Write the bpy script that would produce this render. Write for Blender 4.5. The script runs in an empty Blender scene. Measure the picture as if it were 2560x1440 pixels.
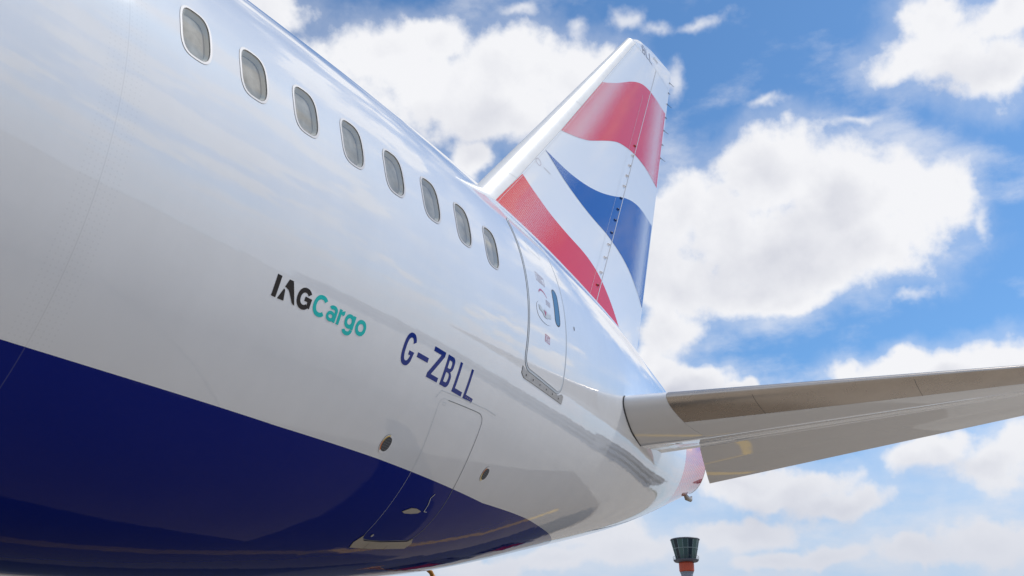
import bpy, bmesh, math, random
import numpy as np
from mathutils import Vector, Matrix

random.seed(4)
D2R = math.radians
S = bpy.context.scene
COL = S.collection
GZ = 5.15                      # height of the fuselage axis above the apron

# ------------------------------------------------------------------ camera
cam_d = bpy.data.cameras.new('camera')
cam = bpy.data.objects.new('camera', cam_d); COL.objects.link(cam)
yaw, pitch, roll = D2R(31.663), D2R(23.558), D2R(0.203)
F = Vector((math.cos(yaw)*math.cos(pitch), math.sin(yaw)*math.cos(pitch), math.sin(pitch)))
R = F.cross(Vector((0, 0, 1))).normalized(); U = R.cross(F)
R2 = R*math.cos(roll) + U*math.sin(roll); U2 = -R*math.sin(roll) + U*math.cos(roll)
M = Matrix((R2, U2, -F)).transposed().to_4x4()
M.translation = Vector((0, -8.2015, GZ-4.1847))
cam.matrix_world = M
cam_d.sensor_width = 36; cam_d.lens = 2584.88/2560*36
cam_d.clip_start = 0.1; cam_d.clip_end = 20000
cam_d.dof.use_dof = True; cam_d.dof.focus_distance = 12.5; cam_d.dof.aperture_fstop = 7.0
S.camera = cam

# ------------------------------------------------------------------ sun, sky
SUN = Vector((0.42, -0.42, 0.80)).normalized()      # direction towards the sun
sun_d = bpy.data.lights.new('sun', 'SUN'); sun_d.energy = 2.0; sun_d.angle = D2R(0.55); sun_d.color = (1.0, 0.965, 0.91)
sun = bpy.data.objects.new('sun', sun_d); COL.objects.link(sun)
sun.rotation_euler = SUN.to_track_quat('Z', 'Y').to_euler()
S.view_settings.view_transform = 'Standard'; S.view_settings.look = 'None'
S.view_settings.gamma = 1; S.view_settings.use_curve_mapping = False
S.view_settings.exposure = 0.0

class NT:
    """small node-building helper"""
    def __init__(s, tree): s.t = tree; s.n = tree.nodes; s.l = tree.links
    def node(s, typ, **kw):
        n = s.n.new(typ)
        for k, v in kw.items(): setattr(n, k, v)
        return n
    def put(s, sock, v):
        if isinstance(v, bpy.types.NodeSocket): s.l.new(v, sock)
        else: sock.default_value = v
    def math(s, op, a, b=0.0, c=0.0, clamp=False):
        n = s.node('ShaderNodeMath', operation=op, use_clamp=clamp)
        s.put(n.inputs[0], a); s.put(n.inputs[1], b); s.put(n.inputs[2], c); return n.outputs[0]
    def vec(s, op, a, b=(0, 0, 0), c=(0, 0, 0)):
        n = s.node('ShaderNodeVectorMath', operation=op)
        s.put(n.inputs[0], a); s.put(n.inputs[1], b)
        if op == 'MULTIPLY_ADD': s.put(n.inputs[2], c)
        return n.outputs['Value'] if op in ('LENGTH', 'DOT_PRODUCT', 'DISTANCE') else n.outputs[0]
    def noise(s, vec, scale, detail=4, rough=.5, lac=2.0, col=False, dist=0.0):
        n = s.node('ShaderNodeTexNoise'); s.put(n.inputs['Vector'], vec)
        n.inputs['Scale'].default_value = scale; n.inputs['Detail'].default_value = detail
        n.inputs['Roughness'].default_value = rough; n.inputs['Lacunarity'].default_value = lac
        n.inputs['Distortion'].default_value = dist
        return n.outputs['Color'] if col else n.outputs[0]
    def smooth(s, v, a, b, lo=0.0, hi=1.0):
        n = s.node('ShaderNodeMapRange', interpolation_type='SMOOTHSTEP')
        s.put(n.inputs[0], v); s.put(n.inputs[1], a); s.put(n.inputs[2], b); s.put(n.inputs[3], lo); s.put(n.inputs[4], hi)
        return n.outputs[0]
    def mix(s, f, a, b):
        n = s.node('ShaderNodeMix', data_type='RGBA'); s.put(n.inputs[0], f)
        for sk, v in ((n.inputs[6], a), (n.inputs[7], b)):
            s.put(sk, v if isinstance(v, bpy.types.NodeSocket) else (*v, 1.0) if len(v) == 3 else v)
        return n.outputs[2]
    def comb(s, x, y, z):
        n = s.node('ShaderNodeCombineXYZ'); s.put(n.inputs[0], x); s.put(n.inputs[1], y); s.put(n.inputs[2], z); return n.outputs[0]
    def sep(s, v):
        n = s.node('ShaderNodeSeparateXYZ'); s.put(n.inputs[0], v); return n.outputs

world = bpy.data.worlds.new('World'); S.world = world; world.use_nodes = True
w = NT(world.node_tree); w.n.clear()
tc = w.node('ShaderNodeTexCoord').outputs['Generated']
dirv = w.vec('NORMALIZE', tc)
sky = w.node('ShaderNodeTexSky', sky_type='NISHITA')
sky.sun_disc = False; sky.sun_elevation = math.asin(SUN.z); sky.sun_rotation = math.atan2(SUN.x, SUN.y)
sky.altitude = 30; sky.air_density = 1.0; sky.dust_density = 0.6; sky.ozone_density = 1.6
SKY_STRENGTH = 0.13
dx, dy, dz = w.sep(dirv)
az = w.math('MULTIPLY', w.math('ARCTAN2', dy, dx), 180/math.pi)
el = w.math('MULTIPLY', w.math('ARCSINE', dz), 180/math.pi)
# cumulus: (azimuth, elevation, half width, half height) in degrees
CUM = [(48.8,37.6,3.0,2.2),(45.4,35.6,2.0,1.2),(40.2,35.9,3.9,1.9),(37.6,36.9,2.9,1.5),(36.4,34.2,5.9,2.5),(32.2,35.6,4.3,2.4),(28.5,34.9,3.4,2.3),(25.3,35.5,2.4,1.6),(32.7,33.2,5.2,1.7),(27.0,33.6,3.1,1.9),(34.5,30.6,1.5,1.3),(43.5,32.2,4.9,4.2),
 (15.4,29.0,3.8,2.4),(12.1,27.1,4.1,3.1),(9.0,27.2,3.1,2.2),(6.7,26.2,1.9,2.2),(19.0,26.6,3.6,3.2),(15.4,24.9,5.8,3.0),(10.1,24.3,3.9,2.1),(21.3,27.6,2.2,2.8),(22.0,23.7,2.6,2.4),(18.2,22.8,4.4,1.5),(14.0,23.3,3.8,1.7),(22.9,25.5,1.9,4.4),(22.4,21.2,2.2,1.8),(15.8,21.9,3.4,1.1),(24.0,19.6,1.6,1.2),
 (6.8,33.9,2.9,1.6),(3.9,33.6,3.3,2.3),(1.6,32.2,2.9,2.1),(5.1,35.3,2.7,1.5),(1.0,34.7,2.5,1.6),
 (11.5,17.9,1.9,1.0),(9.3,18.5,1.6,0.8),(7.4,17.7,2.6,1.2),(5.1,17.7,2.3,1.2),(4.1,17.0,1.9,1.6),
 (23.1,18.7,2.1,1.5),(20.6,17.9,2.5,1.1),(18.2,17.5,1.5,0.6),(22.0,17.2,3.4,0.9),
 (19.1,13.0,3.2,1.0),(16.8,12.3,3.6,1.0),(14.4,11.3,3.5,1.0),(9.1,13.4,2.6,1.2),(6.6,12.5,2.6,1.4),(4.8,13.3,1.5,1.0),
 (26.8,9.8,2.6,1.3),(25.1,9.0,3.5,1.0),(29.0,8.6,3.9,0.8),(14.4,8.5,2.8,0.8),(10.5,8.5,2.9,0.8),(7.0,9.1,3.0,1.3),(19.3,10.1,4.2,1.0),(33.3,8.2,2.6,0.6),(17.4,8.6,2.5,0.6)]
WISP = [(24.1,38.1,1.6,0.8),(21.8,37.5,1.6,0.6),(18.9,37.4,2.9,0.6),(20.7,34.5,1.0,1.3),(15.1,32.5,1.7,0.4),(8.6,21.5,1.2,0.5),(10.6,30.9,1.4,0.4),(27.9,37.8,1.1,0.8),(31.7,38.5,1.6,0.4),(4.8,24.6,0.6,1.2)]
warp = w.vec('SUBTRACT', w.noise(dirv, 9.0, 3, .55, col=True), (.5, .5, .5))
warp2 = w.vec('SUBTRACT', w.noise(dirv, 30.0, 3, .6, col=True), (.5, .5, .5))
ae = w.comb(az, el, 0.0)
aew = w.vec('ADD', ae, w.vec('MULTIPLY', warp, (4.2, 3.4, 0)))
aew = w.vec('ADD', aew, w.vec('MULTIPLY', warp2, (1.5, 1.3, 0)))
def field(blobs, pos):
    acc = None
    for (a, e, ra, re) in blobs:
        v = w.vec('LENGTH', w.vec('MULTIPLY_ADD', pos, (1/(ra*1.12), 1/(re*1.12), 0), (-a/(ra*1.12), -e/(re*1.12), 0)))
        if acc is None: acc = v
        else:
            n = w.node('ShaderNodeMath', operation='SMOOTH_MIN'); w.put(n.inputs[0], acc); w.put(n.inputs[1], v); n.inputs[2].default_value = .35
            acc = n.outputs[0]
    return w.math('SUBTRACT', 1.0, acc)
fc = field(CUM, aew); fw = field(WISP, aew)
# grey bases of the larger clouds
fs = field([(34.0,31.9,8.0,2.3),(44,32,4,2.5),(16.0,24.0,7.5,2.6),(12.5,26.2,4.0,1.6),(4.0,32.2,4.5,1.6),(8,17.0,4,.9),(21.5,17.2,3.5,.9),(16,11.0,6,1.2),(8,12.4,4,1.0)], aew)
f_mid = w.noise(dirv, 14.0, 8, .58); f_fine = w.noise(dirv, 46.0, 5, .6)
ndet = w.math('ADD', w.math('MULTIPLY', w.math('SUBTRACT', f_mid, .5), 1.5), w.math('MULTIPLY', w.math('SUBTRACT', f_fine, .5), .75))
dens_in = w.math('ADD', fc, w.math('MULTIPLY', ndet, .75))
# the rest of the sky: the same kind of scattered cumulus
flat = w.vec('DIVIDE', dirv, w.comb(w.math('ADD', w.math('ABSOLUTE', dz), .22), w.math('ADD', w.math('ABSOLUTE', dz), .22), w.math('ADD', w.math('ABSOLUTE', dz), .22)))
g = w.noise(flat, 3.8, 9, .60)
dens_out = w.math('MULTIPLY', w.math('SUBTRACT', g, .495), 7.0)
gap = w.vec('LENGTH', w.vec('MULTIPLY_ADD', aew, (1/17, 1/12, 0), (28/17, -29/12, 0)))   # a broad blue opening right of the frame
dens_out = w.math('SUBTRACT', dens_out, w.smooth(gap, 1.25, .45, 0.0, .95))
win = w.math('MULTIPLY', w.smooth(az, -12, -5), w.math('MULTIPLY', w.smooth(az, 62, 52), w.smooth(el, 46, 40)))
dens = w.math('ADD', w.math('MULTIPLY', dens_in, win), w.math('MULTIPLY', dens_out, w.math('SUBTRACT', 1.0, win)))
alpha = w.math('MAXIMUM', w.smooth(dens, -.08, .50), w.smooth(dens, -.60, .35, 0.0, .28))
# thin veils
veil = w.noise(w.vec('MULTIPLY', dirv, (1, 1, 2.2)), 7.0, 7, .6)
veil_a = w.math('MULTIPLY', w.smooth(veil, .46, .76), .60)
wisp_a = w.math('MULTIPLY', w.smooth(w.math('ADD', fw, w.math('MULTIPLY', ndet, 1.3)), .0, 1.1), .75)
low = w.smooth(el, 17, 4)                          # towards the horizon the clouds crowd together
low_a = w.math('MULTIPLY', low, w.smooth(w.noise(w.vec('MULTIPLY', dirv, (1, 1, 3.5)), 8.0, 7, .55), .36, .62, .42, .90))
def over(a, b): return w.math('SUBTRACT', 1.0, w.math('MULTIPLY', w.math('SUBTRACT', 1.0, a), w.math('SUBTRACT', 1.0, b)))
alpha_all = over(over(alpha, veil_a), over(wisp_a, low_a))
# relief: the same puffs seen a little further towards the sun are denser -> shaded side
off = w.vec('ADD', dirv, tuple(x*0.030 for x in SUN))
rel = w.math('SUBTRACT', w.noise(dirv, 11.0, 6, .52), w.noise(off, 11.0, 6, .52))
rel2 = w.math('SUBTRACT', w.noise(dirv, 30.0, 4, .5), w.noise(off, 30.0, 4, .5))
lit = w.math('ADD', w.math('MULTIPLY', rel, .75), w.math('MULTIPLY', rel2, .30))
lit = w.math('SUBTRACT', lit, w.smooth(fs, -.15, .9, 0.0, .42))
body = w.smooth(dens, .25, 1.35)                   # thick middles are greyer
big = w.noise(dirv, 5.0, 2, .5)
lit = w.math('ADD', lit, w.math('SUBTRACT', 1.04, w.math('MULTIPLY', body, .30)))
lit = w.math('ADD', lit, w.math('MULTIPLY', w.math('SUBTRACT', big, .5), .7), clamp=True)
ccol = w.mix(lit, (0.56, 0.58, 0.67), (0.91, 0.915, 0.945))
ccol = w.mix(w.math('MULTIPLY', low, .88), ccol, (0.60, 0.635, 0.73))
# sky blue of the photograph: Nishita, slightly cleaned
skyc = w.vec('MULTIPLY', w.vec('SCALE', sky.outputs[0]), (1.0, 1.0, 1.0))
w.n.active = None
sc = [n for n in w.n if n.bl_idname == 'ShaderNodeVectorMath' and n.operation == 'SCALE'][0]
sc.inputs['Scale'].default_value = SKY_STRENGTH
SKY_TINT = [n for n in w.n if n.bl_idname == 'ShaderNodeVectorMath' and n.operation == 'MULTIPLY'][-1]
SKY_TINT.inputs[1].default_value = (0.60, 0.91, 1.13)
skyc = w.mix(w.math('MULTIPLY', low, .70), skyc, (0.40, 0.56, 0.76))      # paler air towards the horizon
fin_c = w.mix(alpha_all, skyc, ccol)
bg = w.node('ShaderNodeBackground'); w.put(bg.inputs[0], fin_c); bg.inputs[1].default_value = 1.0
w.l.new(bg.outputs[0], w.node('ShaderNodeOutputWorld').inputs[0])

# ------------------------------------------------------------------ materials
def mat(name, col, rough=.5, metal=0.0, spec=.5, coat=0.0, bump=None, var=0.0, vscale=3.0):
    m = bpy.data.materials.new(name); m.use_nodes = True
    t = NT(m.node_tree); p = t.n['Principled BSDF']
    p.inputs['Base Color'].default_value = (*col, 1); p.inputs['Roughness'].default_value = rough
    p.inputs['Metallic'].default_value = metal; p.inputs['Specular IOR Level'].default_value = spec
    p.inputs['Coat Weight'].default_value = coat; p.inputs['Coat Roughness'].default_value = .02
    o = t.node('ShaderNodeTexCoord').outputs['Object']
    if var:
        nz = t.noise(o, vscale, 6, .6)
        t.put(p.inputs['Base Color'], t.mix(t.smooth(nz, .35, .7), tuple(c*(1-var) for c in col), col))
        t.put(p.inputs['Roughness'], t.math('ADD', rough*.8, t.math('MULTIPLY', nz, rough*.4)))
    if bump:
        b = t.node('ShaderNodeBump'); b.inputs['Strength'].default_value = 1; b.inputs['Distance'].default_value = bump[1]
        t.put(b.inputs['Height'], t.noise(o, bump[0], 3, .5)); t.put(p.inputs['Normal'], b.outputs[0])
    return m

WHITE = (0.82, 0.835, 0.86); BLUE = (0.0, 0.010, 0.19); RED = (0.74, 0.022, 0.030); FBLUE = (0.0, 0.075, 0.36)
ROUGH = .035
def hull_mat():
    m = mat('fuselage_paint', WHITE, ROUGH, coat=.3); t = NT(m.node_tree); p = t.n['Principled BSDF']
    o = t.node('ShaderNodeTexCoord').outputs['Object']
    def at(n): return t.node('ShaderNodeAttribute', attribute_name=n).outputs['Fac']
    blue = t.math('LESS_THAN', at('blue_edge'), 0.0)
    redm = t.math('GREATER_THAN', at('red_edge'), 0.0)
    x, y, z = t.sep(o); q = at('girth')
    # grime: faint vertical-run film
    film = t.noise(t.vec('MULTIPLY', o, (1.5, 1.5, .5)), 1.3, 6, .6)
    wht = t.mix(t.smooth(film, .35, .75), (0.785, 0.80, 0.825), WHITE)
    c = t.mix(blue, wht, BLUE)
    # halftone on the tail-cone red
    hx = t.math('SUBTRACT', t.math('FRACT', t.math('MULTIPLY', x, 18)), .5); hz = t.math('SUBTRACT', t.math('FRACT', t.math('MULTIPLY', z, 18)), .5)
    dots = t.math('LESS_THAN', t.math('ADD', t.math('MULTIPLY', hx, hx), t.math('MULTIPLY', hz, hz)), .03)
    rc = t.mix(dots, RED, WHITE)
    c = t.mix(redm, c, rc)
    # skin joints
    def line(v, wdt): return t.math('LESS_THAN', t.math('ABSOLUTE', v), wdt)
    s1 = t.math('SUBTRACT', x, t.math('ADD', 3.60, t.math('MULTIPLY', q, -.045)))
    ln = line(s1, .0045)
    ln2 = t.math('MULTIPLY', line(t.math('SUBTRACT', x, 12.72), .004), .6)
    ln3 = t.math('MULTIPLY', line(t.math('SUBTRACT', x, 6.35), .002), .12)
    lines = t.math('MAXIMUM', ln, t.math('MAXIMUM', ln2, ln3))
    c = t.mix(t.math('MULTIPLY', lines, .15), c, (0.30, 0.31, 0.33))
    rx_ = t.math('SUBTRACT', t.math('FRACT', t.math('MULTIPLY', s1, 24)), .5); rq_ = t.math('SUBTRACT', t.math('FRACT', t.math('MULTIPLY', q, 24)), .5)
    rr_ = t.math('SQRT', t.math('ADD', t.math('MULTIPLY', rx_, rx_), t.math('MULTIPLY', rq_, rq_)))
    rv_ = t.math('MULTIPLY', t.math('LESS_THAN', rr_, .17), t.math('LESS_THAN', t.math('ABSOLUTE', s1), .17))
    c = t.mix(t.math('MULTIPLY', t.math('MULTIPLY', rv_, .07), t.math('SUBTRACT', 1.0, blue)), c, (0.2, 0.2, 0.22))
    t.put(p.inputs['Base Color'], c)
    t.put(p.inputs['Specular IOR Level'], t.math('SUBTRACT', .95, t.math('MULTIPLY', blue, .72)))
    t.put(p.inputs['Coat Weight'], t.math('SUBTRACT', .6, t.math('MULTIPLY', blue, .60)))
    # rivet rows either side of the joint, gentle quilting of the skin between frames
    def rows(v, half):
        return t.math('LESS_THAN', t.math('ABSOLUTE', v), half)
    cx = t.math('SUBTRACT', t.math('FRACT', t.math('MULTIPLY', s1, 24)), .5); cq = t.math('SUBTRACT', t.math('FRACT', t.math('MULTIPLY', q, 24)), .5)
    rad = t.math('SQRT', t.math('ADD', t.math('MULTIPLY', cx, cx), t.math('MULTIPLY', cq, cq)))
    riv = t.math('MULTIPLY', t.smooth(rad, .20, .12), rows(t.math('ADD', s1, .0), .17))
    riv = t.math('MULTIPLY', riv, .00018)
    wave = t.noise(t.vec('MULTIPLY', o, (1.2, 1.0, 1.0)), 1.6, 2, .45)
    wave2 = t.noise(t.vec('MULTIPLY', o, (1.0, 2.5, 2.5)), 5.0, 2, .5)
    h = t.math('ADD', t.math('MULTIPLY', wave, .0034), t.math('MULTIPLY', wave2, .00040))
    b = t.node('ShaderNodeBump'); b.inputs['Strength'].default_value = 1; b.inputs['Distance'].default_value = 1
    t.put(b.inputs['Height'], h); t.put(p.inputs['Normal'], b.outputs[0])
    return m
M_hull = hull_mat()
M_white = mat('white_gloss_paint', WHITE, ROUGH, coat=.6, bump=(1.6, .002))
M_under = mat('warm_white_paint', (0.72, 0.71, 0.69), .12, bump=(1.5, .002))
M_finmetal = mat('satin_leading_edge', (0.80, 0.79, 0.775), .30, var=.03)
M_metal = mat('bare_metal', (0.54, 0.48, 0.425), .28, metal=1.0, var=.10, vscale=2.0)
M_alu = mat('brushed_scuff_plate', (0.50, 0.49, 0.48), .42, metal=.2, var=.15, vscale=14)
M_seal = mat('grey_seal', (0.54, 0.58, 0.62), .4)
M_dark = mat('dark_gap', (0.035, 0.035, 0.04), .6)
M_edge = mat('edge_shadow_gap', (0.20, 0.22, 0.24), .6)
M_gasket = mat('gasket', (0.05, 0.05, 0.055), .5)
M_seam = mat('filled_seam', (0.64, 0.645, 0.66), .3)
M_trim = mat('window_trim', (0.58, 0.57, 0.58), .45)
M_reveal = mat('window_reveal', (0.66, 0.64, 0.57), .5)
M_blind = mat('window_interior', (0.50, 0.485, 0.455), .65, spec=.15, var=.5, vscale=3.5)
M_blk = mat('black_lettering', (0.012, 0.010, 0.012), .10)
M_teal = mat('teal_lettering', (0.0, 0.52, 0.49), .12)
M_reg = mat('blue_lettering', (0.0, 0.022, 0.22), .10)
M_greyl = mat('grey_lettering', (0.28, 0.29, 0.36), .3)
M_redl = mat('red_marking', (0.48, 0.13, 0.20), .3)
M_outl = mat('faint_marking', (0.42, 0.34, 0.38), .3)
M_tan = mat('tan_plate', (0.44, 0.405, 0.35), .35, var=.1)
M_orange = mat('orange_ring', (0.75, 0.22, 0.02), .4)
M_yellow = mat('yellow_ring', (0.80, 0.55, 0.10), .4)
M_pole = mat('amber_paint', (0.52, 0.22, 0.012), .4, var=.2, vscale=9)
M_redbump = mat('dark_red_fairing', (0.20, 0.006, 0.010), .3)
M_bluebump = mat('dark_blue_fairing', (0.003, 0.010, 0.06), .3)
M_greybump = mat('grey_fairing', (0.70, 0.65, 0.62), .3)
M_doorglass = mat('door_glass', (0.05, 0.11, 0.16), .06, coat=1.0)

def glass_mat():
    m = bpy.data.materials.new('window_glass'); m.use_nodes = True
    t = NT(m.node_tree); t.n.clear()
    tr = t.node('ShaderNodeBsdfTransparent'); tr.inputs[0].default_value = (.96, .96, .94, 1)
    gl = t.node('ShaderNodeBsdfGlossy'); gl.inputs['Roughness'].default_value = .02
    lw = t.node('ShaderNodeLayerWeight'); lw.inputs[0].default_value = .5
    fr = t.math('ADD', .09, t.math('MULTIPLY', t.math('POWER', lw.outputs['Facing'], 4.0), .75), clamp=True)
    mx = t.node('ShaderNodeMixShader'); t.l.new(fr, mx.inputs[0]); t.l.new(tr.outputs[0], mx.inputs[1]); t.l.new(gl.outputs[0], mx.inputs[2])
    t.l.new(mx.outputs[0], t.node('ShaderNodeOutputMaterial').inputs[0]); return m
M_glass = glass_mat()

def ribbon_mat(name, col):
    """gloss paint broken near its ends by a printed halftone of white dots (attribute 'tone')"""
    m = mat(name, col, ROUGH, coat=.15, bump=(1.6, .002)); t = NT(m.node_tree); p = t.n['Principled BSDF']
    o = t.node('ShaderNodeTexCoord').outputs['Object']; x, y, z = t.sep(o)
    k = 2*math.pi/.021
    def wv(a): return t.math('COSINE', t.math('MULTIPLY', t.math('ADD', t.math('MULTIPLY', x, math.cos(a)), t.math('MULTIPLY', z, math.sin(a))), k))
    s = t.math('ADD', t.math('ADD', wv(0.2), wv(0.2+math.pi/3)), wv(0.2+2*math.pi/3))      # hexagonal dot lattice, -1.5..3
    tone = t.node('ShaderNodeAttribute', attribute_name='tone').outputs['Fac']
    thr = t.math('SUBTRACT', 3.0, t.math('MULTIPLY', tone, 4.5))
    dot = t.smooth(t.math('SUBTRACT', s, thr), -.15, .15)
    t.put(p.inputs['Base Color'], t.mix(dot, col, WHITE)); return m
M_ribred = ribbon_mat('red_ribbon_paint', RED)
M_ribblue = ribbon_mat('blue_ribbon_paint', FBLUE)

# ------------------------------------------------------------------ object helpers
def tag(o, label=None, cat=None, group=None, kind=None):
    for k, v in (('label', label), ('category', cat), ('group', group), ('kind', kind)):
        if v: o[k] = v
    return o
def empty(name, loc=(0, 0, 0), parent=None):
    o = bpy.data.objects.new(name, None); COL.objects.link(o); o.location = loc; o.parent = parent; o.empty_display_size = .5; return o
def obj(name, me, parent=None, mats=()):
    o = bpy.data.objects.new(name, me); COL.objects.link(o); o.parent = parent
    for m in mats: me.materials.append(m)
    return o
def mesh_from(verts, faces, smooth=True):
    me = bpy.data.meshes.new('mesh'); me.from_pydata([tuple(v) for v in verts], [], faces); me.update()
    if smooth: me.polygons.foreach_set('use_smooth', [True]*len(me.polygons))
    return me
def grid(P, close_u=False, close_v=False):
    """P: (nu, nv, 3) array -> verts, quads"""
    nu, nv = P.shape[:2]; f = []
    for i in range(nu if close_u else nu-1):
        i2 = (i+1) % nu
        for j in range(nv if close_v else nv-1):
            j2 = (j+1) % nv
            f.append((i*nv+j, i*nv+j2, i2*nv+j2, i2*nv+j))
    return P.reshape(-1, 3), f
def box(cx, cy, cz, sx, sy, sz, bev=0.0, rot=0.0):
    bm = bmesh.new(); bmesh.ops.create_cube(bm, size=1)
    for v in bm.verts: v.co = Vector((v.co.x*sx, v.co.y*sy, v.co.z*sz))
    if bev: bmesh.ops.bevel(bm, geom=bm.edges[:], offset=bev, segments=2, affect='EDGES')
    bmesh.ops.transform(bm, matrix=Matrix.Translation((cx, cy, cz)) @ Matrix.Rotation(rot, 4, 'Z'), verts=bm.verts)
    me = bpy.data.meshes.new('mesh'); bm.to_mesh(me); bm.free(); return me
def tube(pts, rads, seg=12, cap=True):
    V = []; Fc = []; n = len(pts); pts = [Vector(p) for p in pts]
    for i, p in enumerate(pts):
        d = (pts[min(i+1, n-1)]-pts[max(i-1, 0)]).normalized()
        a = d.cross(Vector((0.13, .99, .05))).normalized(); b = d.cross(a)
        r = rads[i] if isinstance(rads, (list, tuple)) else rads
        for k in range(seg):
            t = 2*math.pi*k/seg; V.append(p+(a*math.cos(t)+b*math.sin(t))*r)
    for i in range(n-1):
        for k in range(seg): Fc.append((i*seg+k, i*seg+(k+1) % seg, (i+1)*seg+(k+1) % seg, (i+1)*seg+k))
    if cap: Fc.append(tuple(range(seg-1, -1, -1))); Fc.append(tuple((n-1)*seg+k for k in range(seg)))
    return mesh_from(V, Fc)
def set_normals(me, fn):
    nn = np.array([fn(v.co) for v in me.vertices]); me.normals_split_custom_set_from_vertices(nn.tolist())

# ------------------------------------------------------------------ fuselage shape (x aft, -y port, z up, axis at z=0)
X0 = 4.632
KX = np.array([0, 3, 6, 9, 12, 15, 18.])+X0
KT = np.array([2.97, 2.974, 2.981, 2.801, 2.486, 2.158, 1.861])
KB = np.array([-2.97, -2.761, -2.297, -1.561, -.744, .290, 1.348])
KW = np.array([2.885, 2.836, 2.503, 1.986, 1.302, .600, .16])
RC = 2.97
def herm(xk, yk, x):
    m = np.zeros(len(xk)); h = np.diff(xk); d = np.diff(yk)/h
    m[1:-1] = (d[:-1]+d[1:])/2; m[-1] = d[-1]
    i = np.clip(np.searchsorted(xk, x)-1, 0, len(xk)-2); t = (x-xk[i])/h[i]; t2 = t*t; t3 = t2*t
    r = (2*t3-3*t2+1)*yk[i]+(t3-2*t2+t)*h[i]*m[i]+(-2*t3+3*t2)*yk[i+1]+(t3-t2)*h[i]*m[i+1]
    return np.where(x < xk[0], yk[0], r)
XN = -42.0                                        # nose starts to taper
def shape(x):
    x = np.asarray(x, float)
    t = herm(KX, KT, x); b = herm(KX, KB, x); ww = herm(KX, KW, x)
    s = np.clip((XN-x)/8.0, 0, 1); k = np.sqrt(np.clip(1-s**2, 0, 1))
    return (t+b)/2-.9*s**2, (t-b)/2*k, ww*k
def hull_xt(x, th, off=0.0):
    """point at station x, angle th (0 = port beam, +90 = crown), pushed out by off"""
    x = np.asarray(x, float); th = np.asarray(th, float)
    def P(x, th):
        c, h, ww = shape(x); return np.stack([x+0*th, -ww*np.cos(th), c+h*np.sin(th)], -1)
    p = P(x, th); e = 1e-3
    n = np.cross(P(x+e, th)-P(x-e, th), P(x, th+e)-P(x, th-e)); n = n/np.linalg.norm(n, axis=-1, keepdims=True)
    c, h, ww = shape(x); rad = np.stack([0*x+0*th, -np.cos(th), np.sin(th)], -1)
    s = np.sign((n*rad).sum(-1, keepdims=True)); n = n*s
    return p+n*off, n
def q2th(x, q):
    c, h, ww = shape(x); z = RC*np.sin(np.asarray(q)/RC); return np.arcsin(np.clip((z-c)/h, -.9999, .9999))
def th2q(x, th):
    c, h, ww = shape(x); return RC*math.asin(max(-1, min(1, float(c+h*math.sin(th))/RC)))

# paint boundaries
BX = [-60, 3.5, 6.0, 7.4, 8.7, 9.8, 10.7, 11.3, 12.1, 12.9, 13.6, 22]
BZ = [-1.88, -1.88, -1.835, -1.79, -1.76, -1.735, -1.67, -1.63, -1.59, -1.54, -1.50, -1.2]

def fill2d(outer, holes=(), sx=.25, sq=.08):
    """bmesh of a polygon with holes in the (x, q) plane, cut into a grid fine enough to bend"""
    bm = bmesh.new(); edges = []
    for lp in [outer]+list(holes):
        vs = [bm.verts.new((a, b, 0)) for a, b in lp]
        for i in range(len(vs)): edges.append(bm.edges.new((vs[i], vs[(i+1) % len(vs)])))
    bmesh.ops.triangle_fill(bm, use_beauty=True, use_dissolve=False, edges=edges, normal=(0, 0, 1))
    return cut2d(bm, sx, sq)
def cut2d(bm, sx, sq):
    xs = [v.co.x for v in bm.verts]; ys = [v.co.y for v in bm.verts]
    for ax, lo, hi, st in ((0, min(xs), max(xs), sx), (1, min(ys), max(ys), sq)):
        k = math.ceil(lo/st+1e-6)
        while k*st < hi-1e-6:
            no = (1, 0, 0) if ax == 0 else (0, 1, 0); co = (k*st, 0, 0) if ax == 0 else (0, k*st, 0)
            bmesh.ops.bisect_plane(bm, geom=bm.verts[:]+bm.edges[:]+bm.faces[:], dist=1e-6, plane_co=co, plane_no=no); k += 1
    bmesh.ops.triangulate(bm, faces=bm.faces[:])
    return bm
def bend(bm, fn, off, skirt=0.0):
    """map (x, q) to a surface fn(x, q, off) -> (point, normal); skirt closes the edges down into the surface"""
    uv = [(v.co.x, v.co.y) for v in bm.verts]; me = bpy.data.meshes.new('mesh')
    bm.verts.ensure_lookup_table(); bm.verts.index_update()
    P, N = fn(np.array([u[0] for u in uv]), np.array([u[1] for u in uv]), off)
    tris = [tuple(v.index for v in f.verts) for f in bm.faces]
    bedges = [(e.verts[0].index, e.verts[1].index) for e in bm.edges if len(e.link_faces) == 1]
    V = [tuple(p) for p in P]; NN = [tuple(n) for n in N]; Fs = []
    for t in tris:
        a, b, c = (np.array(V[i]) for i in t)
        Fs.append(t if np.dot(np.cross(b-a, c-a), N[t[0]]) > 0 else t[::-1])
    if skirt:
        P2, _ = fn(np.array([u[0] for u in uv]), np.array([u[1] for u in uv]), off-skirt)
        m = {}; cen = P.mean(0)
        for a, b in bedges:
            ids = []
            e = P[b]-P[a]; nrm = np.cross(e, N[a]); nrm = nrm/(np.linalg.norm(nrm)+1e-12)
            for src, Q in ((a, P), (b, P), (b, P2), (a, P2)):
                V.append(tuple(Q[src])); NN.append(tuple(nrm)); ids.append(len(V)-1)
            Fs.append(tuple(ids))
    me.from_pydata(V, [], Fs); me.update()
    me.polygons.foreach_set('use_smooth', [True]*len(me.polygons))
    me.normals_split_custom_set_from_vertices(NN)
    bm.free(); return me
def hull_q(x, q, off): return hull_xt(x, q2th(x, q), off)
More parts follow.
